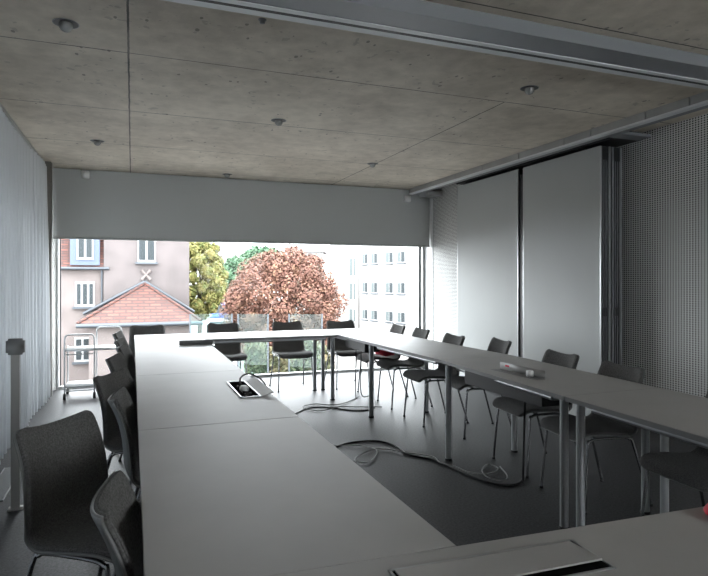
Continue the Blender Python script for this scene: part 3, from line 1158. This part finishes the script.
# ------------------------------------------------------------------ outside
GZ = -3.6
gd = MB().box(-60, 90, 8.6, 140, GZ - 0.2, GZ).build('ground_outside', M['asphalt'])
gd.name = 'ground'
struct(gd)


def ext(u, v, d):
    xc = (u - 354.0) / FPX * d
    return (xc * math.cos(YAW) + d * math.sin(YAW), -xc * math.sin(YAW) + d * math.cos(YAW), EYE + (280.0 - v) / FPX * d)


# pink house
YH = 29.6
HXS = 0.872
hs = empty('stucco_house', (0, YH, GZ), 0, 'old pinkish stucco house with red tiled roof outside the left window half', 'house')


def hb(mb, name, m):
    for i, p in enumerate(mb.v):
        mb.v[i] = (p[0] * HXS, p[1] - YH, p[2] - GZ)
    return mb.build(name, m, hs)


hb(MB().box(-1.42, 3.02, YH, YH + 3, GZ, 6.5), 'tower_wall', M['stucco_dark'])
hb(MB().box(-10, -1.42, YH + 0.25, YH + 3, GZ, 1.95), 'side_wall', M['stucco'])
hb(MB().add([(-10, YH + 0.0, 1.92), (-1.40, YH + 0.0, 1.92), (-1.42, YH + 1.1, 5.0), (-10, YH + 1.1, 5.0), (-10, YH + 0.2, 1.9), (-1.42, YH + 0.2, 1.9), (-1.42, YH + 1.4, 5.0), (-10, YH + 1.4, 5.0)],
            [(0, 1, 2, 3), (7, 6, 5, 4), (0, 4, 5, 1), (1, 5, 6, 2), (2, 6, 7, 3), (3, 7, 4, 0)]), 'mansard_roof', M['tiles'])
hb(MB().tube([(-10, YH - 0.06, 1.90), (-1.15, YH - 0.06, 1.90)], 0.075, 8), 'gutter', M['zinc'])
hb(MB().tube([(-1.52, YH - 0.02, 1.88), (-1.52, YH + 0.05, 1.6), (-1.52, YH + 0.1, -1.0)], 0.05, 8), 'downpipe', M['zinc'])
# dormer
hb(MB().box(-3.05, -1.62, YH - 0.10, YH + 1.5, 2.05, 4.2), 'dormer', M['blue_wood'])


def hwin(x0, x1, z0, z1, y, bars, sill=True, name='house_window'):
    fr = hb(MB().box(x0, x1, y - 0.06, y, z0, z1), name, M['ext_white'])
    n = len(bars) - 1
    for i in range(n):
        pane = MB().box(bars[i] + 0.05, bars[i + 1] - 0.05, y - 0.075, y - 0.06, z0 + 0.1, z1 - 0.1)
        for k, p in enumerate(pane.v):
            pane.v[k] = (p[0] * HXS, p[1] - YH, p[2] - GZ)
        pane.build('pane', M['ext_glass'], fr)
    if sill:
        s_ = MB().box(x0 - 0.12, x1 + 0.12, y - 0.2, y, z0 - 0.1, z0)
        for k, p in enumerate(s_.v):
            s_.v[k] = (p[0] * HXS, p[1] - YH, p[2] - GZ)
        s_.build('sill', M['zinc'], fr)


hwin(-2.72, -1.92, 2.3, 4.0, YH - 0.10, (-2.70, -2.32, -1.94), False)
hwin(-2.83, -1.88, 0.12, 1.28, YH + 0.25, (-2.80, -2.51, -2.20, -1.91))
hwin(-2.86, -2.10, -2.45, -1.30, YH + 0.25, (-2.84, -2.48, -2.12))
hwin(0.28, 1.22, 2.22, 4.0, YH, (0.30, 0.75, 1.20))
orn = MB()
for a in (45, 135):
    ca, sa = math.cos(D(a)), math.sin(D(a))
    orn.tube([(0.72 - 0.32 * ca, YH - 0.03, 1.60 - 0.32 * sa), (0.72, YH - 0.05, 1.60), (0.72 + 0.32 * ca, YH - 0.03, 1.60 + 0.32 * sa)], [0.10, 0.05, 0.10], 8)
hb(orn, 'relief_ornament', M['stucco'])
# porch with hipped roof
YP = 26.4
ex0, ex1, ez = -2.42, 3.28, -0.46
ap = (0.66, YH - 0.1, 1.16)
hb(MB().add([(ex0, YP, ez), (ex1, YP, ez), (ex1, YH, ez), (ex0, YH, ez), ap, (ex0, YP, ez - 0.1), (ex1, YP, ez - 0.1), (ex1, YH, ez - 0.1), (ex0, YH, ez - 0.1)],
            [(0, 1, 4), (1, 2, 4), (3, 0, 4), (2, 3, 4), (8, 7, 6, 5), (0, 5, 6, 1), (1, 6, 7, 2), (2, 7, 8, 3), (3, 8, 5, 0)]), 'porch_roof', M['tiles'])
hb(MB().tube([(ex0 - 0.05, YP - 0.07, ez - 0.08), (ex1 + 0.05, YP - 0.07, ez - 0.08)], 0.09, 8), 'gutter', M['zinc'])
fl_ = MB()
fl_.tube([(ex0, YH - 0.08, ez + 0.25), (ap[0], YH - 0.08, ap[2] + 0.12)], 0.09, 6)
fl_.tube([(ex1, YH - 0.08, ez + 0.25), (ap[0], YH - 0.08, ap[2] + 0.12)], 0.09, 6)
hb(fl_, 'flashing', M['zinc'])
rg = MB()
rg.tube([(ex0, YP, ez + 0.03), (ap[0], ap[1], ap[2] + 0.03)], 0.07, 6)
rg.tube([(ex1, YP, ez + 0.03), (ap[0], ap[1], ap[2] + 0.03)], 0.07, 6)
hb(rg, 'ridge_tiles', M['tiles'])
hb(MB().box(-1.95, 2.75, YP + 0.4, YH, GZ, ez - 0.08), 'porch_wall', M['stucco'])

# trees: real leaf blades around branches
def tree(name, cx, cy, zbase, zc, rx, rz, nleaf, size, lm, label, trunk_r=0.16, low=0.0, cat='tree'):
    t = empty(name, (cx, cy, zbase), 0, label, cat)
    tk = MB()
    h = zc - zbase
    if h > 0.5:
        tk.tube([(0, 0, 0), (0.03, 0.02, h * 0.5), (0, 0, h + rz * 0.4)], [trunk_r, trunk_r * 0.8, trunk_r * 0.3], 10)
        for k in range(9):
            a = k * 2.4
            e = 0.65 * rx
            tk.tube([(0, 0, h * 0.75 + 0.1 * k * rz * 0.3), (e * 0.5 * math.cos(a), e * 0.5 * math.sin(a), h + rz * (0.05 * k - 0.1)), (e * math.cos(a), e * math.sin(a), h + rz * (0.08 * k - 0.15))],
                    [trunk_r * 0.4, trunk_r * 0.25, trunk_r * 0.1], 6)
        tk.build('trunk', M['bark'], t)
    v, f = [], []
    # clumps
    clumps = []
    nc = 60
    for k in range(nc):
        zt = 1 - 2 * (k + 0.5) / nc
        a = k * 2.39996
        rr = math.sqrt(1 - zt * zt)
        q = random.uniform(0.74, 0.92)
        clumps.append((rx * q * rr * math.cos(a), rx * q * rr * math.sin(a), h + rz * q * zt, random.uniform(0.20, 0.30) * rx))
    for i in range(nleaf):
        c = clumps[random.randrange(nc)]
        while True:
            p = Vector((random.uniform(-1, 1), random.uniform(-1, 1), random.uniform(-1, 1)))
            if 0.2 < p.length < 1:
                break
        pos = Vector((c[0], c[1], c[2])) + p * c[3]
        if pos.z + zbase < GZ + 0.05:
            continue
        nrm = (p.normalized() + Vector((random.uniform(-.7, .7), random.uniform(-.7, .7), random.uniform(-.3, .9)))).normalized()
        a = nrm.orthogonal().normalized()
        b = nrm.cross(a)
        an = random.uniform(0, 2 * PI)
        s_ = size * random.uniform(0.6, 1.3)
        d1 = (a * math.cos(an) + b * math.sin(an)) * s_
        d2 = (b * math.cos(an) - a * math.sin(an)) * s_ * 0.55
        o = len(v)
        v += [pos - d1, pos + d2 + nrm * s_ * 0.12, pos + d1, pos - d2 + nrm * s_ * 0.12]
        f.append((o, o + 1, o + 2, o + 3))
    raw('foliage', [tuple(p) for p in v], f, lm, t)
    return t


p = ext(284, 309, 25.5)
tree('chestnut_tree', p[0], p[1], GZ, p[2], 2.5, 2.85, 60000, 0.066, M['leaf_red'], 'round tree with reddish autumn leaves in the middle of the window')
p = ext(199.5, 281, 35)
tree('yellowing_tree', p[0], p[1], GZ, p[2] + 0.1, 1.65, 2.5, 34000, 0.08, M['leaf_yellow'], 'tall yellow and green autumn tree right of the stucco house')
p = ext(239, 281, 50)
tree('green_tree', p[0], p[1], GZ, p[2], 1.7, 2.3, 9000, 0.14, M['leaf_green'], 'small green tree behind the reddish tree, left of it')
p = ext(262, 262, 60)
tree('green_tree', p[0], p[1], GZ, p[2], 2.4, 1.6, 8000, 0.16, M['leaf_green'], 'distant green treetop just above the reddish tree')
# hedge at the foot of the tree
p0, p1 = ext(246, 360, 22.0), ext(334, 360, 22.0)
hg = empty('hedge', ((p0[0] + p1[0]) / 2, (p0[1] + p1[1]) / 2, GZ), math.atan2(p1[1] - p0[1], p1[0] - p0[0]), 'ragged tan and green hedge below the reddish tree', 'hedge')
ln_ = math.hypot(p1[0] - p0[0], p1[1] - p0[1])
v, f = [], []
for i in range(9000):
    x = random.uniform(-ln_ / 2, ln_ / 2)
    zt = 2.6 + 0.25 * math.sin(x * 3)
    pos = Vector((x, random.uniform(-0.35, 0.35), random.uniform(0.05, zt)))
    nrm = Vector((random.uniform(-1, 1), random.uniform(-1.3, 0.3), random.uniform(-0.3, 1))).normalized()
    a = nrm.orthogonal().normalized()
    b = nrm.cross(a)
    s_ = 0.085 * random.uniform(0.6, 1.4)
    o = len(v)
    v += [tuple(pos - a * s_), tuple(pos + b * s_ * 0.6), tuple(pos + a * s_), tuple(pos - b * s_ * 0.6)]
    f.append((o, o + 1, o + 2, o + 3))
raw('foliage', v, f, M['leaf_hedge'], hg)
st_ = MB()
for k in range(7):
    x = -ln_ / 2 + (k + 0.5) * ln_ / 7
    st_.tube([(x, 0, 0), (x + 0.05, 0.03, 1.2), (x, 0, 2.3)], [0.05, 0.035, 0.015], 6)
st_.build('stems', M['bark'], hg)

# teal glass screen in the yard
sc = None
pa = ext(196, 330, 20.5)
scr = empty('glass_screen', (pa[0], pa[1], GZ), 0, 'low teal tinted glass screen with posts in the yard before the reddish tree', 'screen')
segs = [(190, 232), (238, 268), (289, 322)]
for (ua, ub) in segs:
    a = Vector(ext(ua, 314, 20.5)) - Vector((pa[0], pa[1], GZ))
    b = Vector(ext(ub, 314, 20.5)) - Vector((pa[0], pa[1], GZ))
    dd = (b - a).normalized()
    nn = Vector((-dd.y, dd.x, 0)) * 0.008
    MB().prism([(a.x - nn.x, a.y - nn.y), (b.x - nn.x, b.y - nn.y), (b.x + nn.x, b.y + nn.y), (a.x + nn.x, a.y + nn.y)], 0.1, a.z).build('glass_panel', M['teal_glass'], scr)
    for q in (a, b):
        MB().tube([(q.x, q.y, 0), (q.x, q.y, a.z)], 0.03, 8).build('screen_post', M['zinc'], scr)

# white apartment building on the right
PB = Vector((25.0, 52.5, 0))
wbd = empty('white_building', (PB.x, PB.y, GZ), 0, 'white rendered apartment building with paired windows outside the right window half', 'building')
DB = Vector((-0.208, 0.978, 0))
NB = Vector((-0.978, -0.208, 0))     # towards the camera side


def wpt(t, n, z):
    q = DB * t + NB * n
    return (q.x, q.y, z - GZ)


def wbox(t0, t1, n0, n1, z0, z1):
    v = [wpt(t0, n0, z0), wpt(t1, n0, z0), wpt(t1, n1, z0), wpt(t0, n1, z0), wpt(t0, n0, z1), wpt(t1, n0, z1), wpt(t1, n1, z1), wpt(t0, n1, z1)]
    return MB().add(v, [(3, 2, 1, 0), (4, 5, 6, 7), (0, 1, 5, 4), (1, 2, 6, 5), (2, 3, 7, 6), (3, 0, 4, 7)])


wbox(-16, 7.8, -9, 0, GZ, 7.5).build('main_block', M['facade'], wbd)
wbox(7.8, 15.5, -9, -1.0, GZ, 7.0).build('stair_block', M['facade'], wbd)


def t_of(u):
    xc = (u - 354.0) / FPX
    X = xc * math.cos(YAW) + math.sin(YAW)
    Yq = -xc * math.sin(YAW) + math.cos(YAW)
    k = X / Yq
    return (PB.x - k * PB.y) / (k * DB.y - DB.x)


for (ua, ub) in ((362.3, 367.8), (371.2, 377.5), (385.8, 393.2), (397.3, 405.2), (424, 433), (437, 447)):
    ta, tb = t_of(ua), t_of(ub)
    t0, t1 = min(ta, tb), max(ta, tb)
    for (z0, z1) in ((3.08, 4.25), (-0.02, 1.15), (-2.92, -1.8)):
        fr = wbox(t0, t1, -0.02, 0.03, z0, z1).build('window', M['ext_white'], wbd)
        w_ = (t1 - t0)
        wbox(t0 + 0.03 * w_, t0 + 0.48 * w_, 0.03, 0.04, z0 + 0.08, z1 - 0.08).build('pane', M['ext_glass'], fr)
        wbox(t0 + 0.53 * w_, t1 - 0.03 * w_, 0.03, 0.04, z0 + 0.08, z1 - 0.08).build('pane', M['pale_glass'], fr)
        wbox(t0 - 0.1, t1 + 0.1, 0.0, 0.16, z0 - 0.12, z0 - 0.02).build('sill', M['zinc'], fr)
tp = t_of(381.3)
q0, q1 = wpt(tp, 0.08, GZ), wpt(tp, 0.08, 7.4)
MB().tube([q0, q1], 0.07, 8).build('downpipe', M['ext_white'], wbd)
t0, t1 = 8.3, 11.0
for (z0, z1) in ((1.75, 3.95), (-1.0, 1.1), (-3.5, -1.9)):
    fr = wbox(t0, t1, -1.02, -0.95, z0, z1).build('stair_window', M['ext_white'], wbd)
    for k in range(3):
        ww = (t1 - t0) / 3
        wbox(t0 + k * ww + 0.08, t0 + (k + 1) * ww - 0.08, -0.95, -0.94, z0 + 0.1, z1 - 0.1).build('pane', M['pale_glass'] if k else M['ext_glass'], fr)
wbox(7.75, 8.0, -0.95, 0.06, GZ, 7.0).build('downpipe', M['ext_white'], wbd)

# far houses with mauve roofs
def far_house(ua, ub, vw, vr, d, label):
    a, b = ext(ua, vw, d), ext(ub, vw, d)
    zr = ext(ua, vr, d)[2]
    t = empty('far_house', ((a[0] + b[0]) / 2, (a[1] + b[1]) / 2, GZ), math.atan2(b[1] - a[1], b[0] - a[0]), label, 'house')
    L_ = math.hypot(b[0] - a[0], b[1] - a[1]) / 2
    zw = a[2] - GZ
    zr -= GZ
    MB().box(-L_, L_, 0, 8, 0, zw).build('house_wall', M['facade'], t)
    MB().add([(-L_ - .4, -.4, zw), (L_ + .4, -.4, zw), (L_ + .4, 8.4, zw), (-L_ - .4, 8.4, zw), (-L_ - .4, 4, zr), (L_ + .4, 4, zr)],
             [(0, 1, 5, 4), (2, 3, 4, 5), (1, 2, 5), (3, 0, 4), (3, 2, 1, 0)]).build('gable_roof', M['slate_roof'], t)
    for k in range(3):
        x = -L_ + (k + 0.5) * 2 * L_ / 3
        MB().box(x - 0.5, x + 0.5, -0.03, 0.0, zw - 2.2, zw - 0.8).build('window', M['ext_glass'], t)


far_house(200, 236, 263, 243, 80, 'distant house with mauve roof between the yellow tree and green tree')
far_house(288, 322, 252, 243, 75, 'distant mauve roof peeking out right of the reddish treetop')

# lamp post
p = ext(359, 300, 36)
lp = empty('street_pole', (p[0], p[1], GZ), 0, 'thin dark pole standing before the white building', 'pole')
MB().tube([(0, 0, 0), (0, 0, 2.0), (0, 0, ext(359, 268, 36)[2] - GZ)], [0.09, 0.075, 0.05], 10).build('shaft', M['pole'], lp)
MB().lathe([(0.14, 0), (0.14, 0.12), (0.09, 0.16)], 0, 0, 12).build('pole_base', M['pole'], lp)


# vehicles in the street between the trees
def vehicle(name, u, v, d, rz, length, width, height, m, label, cat, hood=0.25):
    p = ext(u, v, d)
    t = empty(name, (p[0], p[1], GZ), rz, label, cat)
    prof = [(-length / 2, 0.3), (length / 2, 0.3), (length / 2, height * 0.5), (length / 2 - hood * length, height * 0.58), (length / 2 - (hood + 0.12) * length, height), (-length / 2 + 0.1, height), (-length / 2, height * 0.6)]
    n = len(prof)
    vv = [(x, -width / 2, z) for x, z in prof] + [(x, width / 2, z) for x, z in prof]
    ff = [tuple(range(n)), tuple(range(2 * n - 1, n - 1, -1))] + [(i, (i + 1) % n, n + (i + 1) % n, n + i) for i in range(n)]
    MB().add(vv, ff).build('car_body', m, t)
    for sx in (-0.31, 0.31):
        for sy in (-1, 1):
            MB().tube([(sx * length, sy * (width / 2 - 0.2), 0.32), (sx * length, sy * (width / 2 + 0.01), 0.32)], 0.32, 16).build('wheel', M['rubber'], t)
    wn_ = MB()
    for sy in (-1, 1):
        wn_.box(-length * 0.40, length * 0.08, sy * width / 2 - 0.01, sy * width / 2 + 0.01, height * 0.62, height * 0.92)
    wn_.build('side_glass', M['ext_glass'], t)
    MB().add([(length / 2 - hood * length - 0.02, -width * 0.44, height * 0.62), (length / 2 - hood * length - 0.02, width * 0.44, height * 0.62),
              (length / 2 - (hood + 0.11) * length + 0.06, width * 0.42, height * 0.96), (length / 2 - (hood + 0.11) * length + 0.06, -width * 0.42, height * 0.96)], [(0, 1, 2, 3)]).build('windscreen', M['ext_glass'], t)


vehicle('blue_van', 222, 310, 62, D(-105), 4.6, 1.9, 2.4, M['van_blue'], 'dark blue van parked in the street between the two autumn trees', 'van', 0.18)
vehicle('white_car', 219, 325, 50, D(-100), 4.2, 1.8, 1.5, M['car_white'], 'white car parked in the street in front of the blue van', 'car', 0.26)
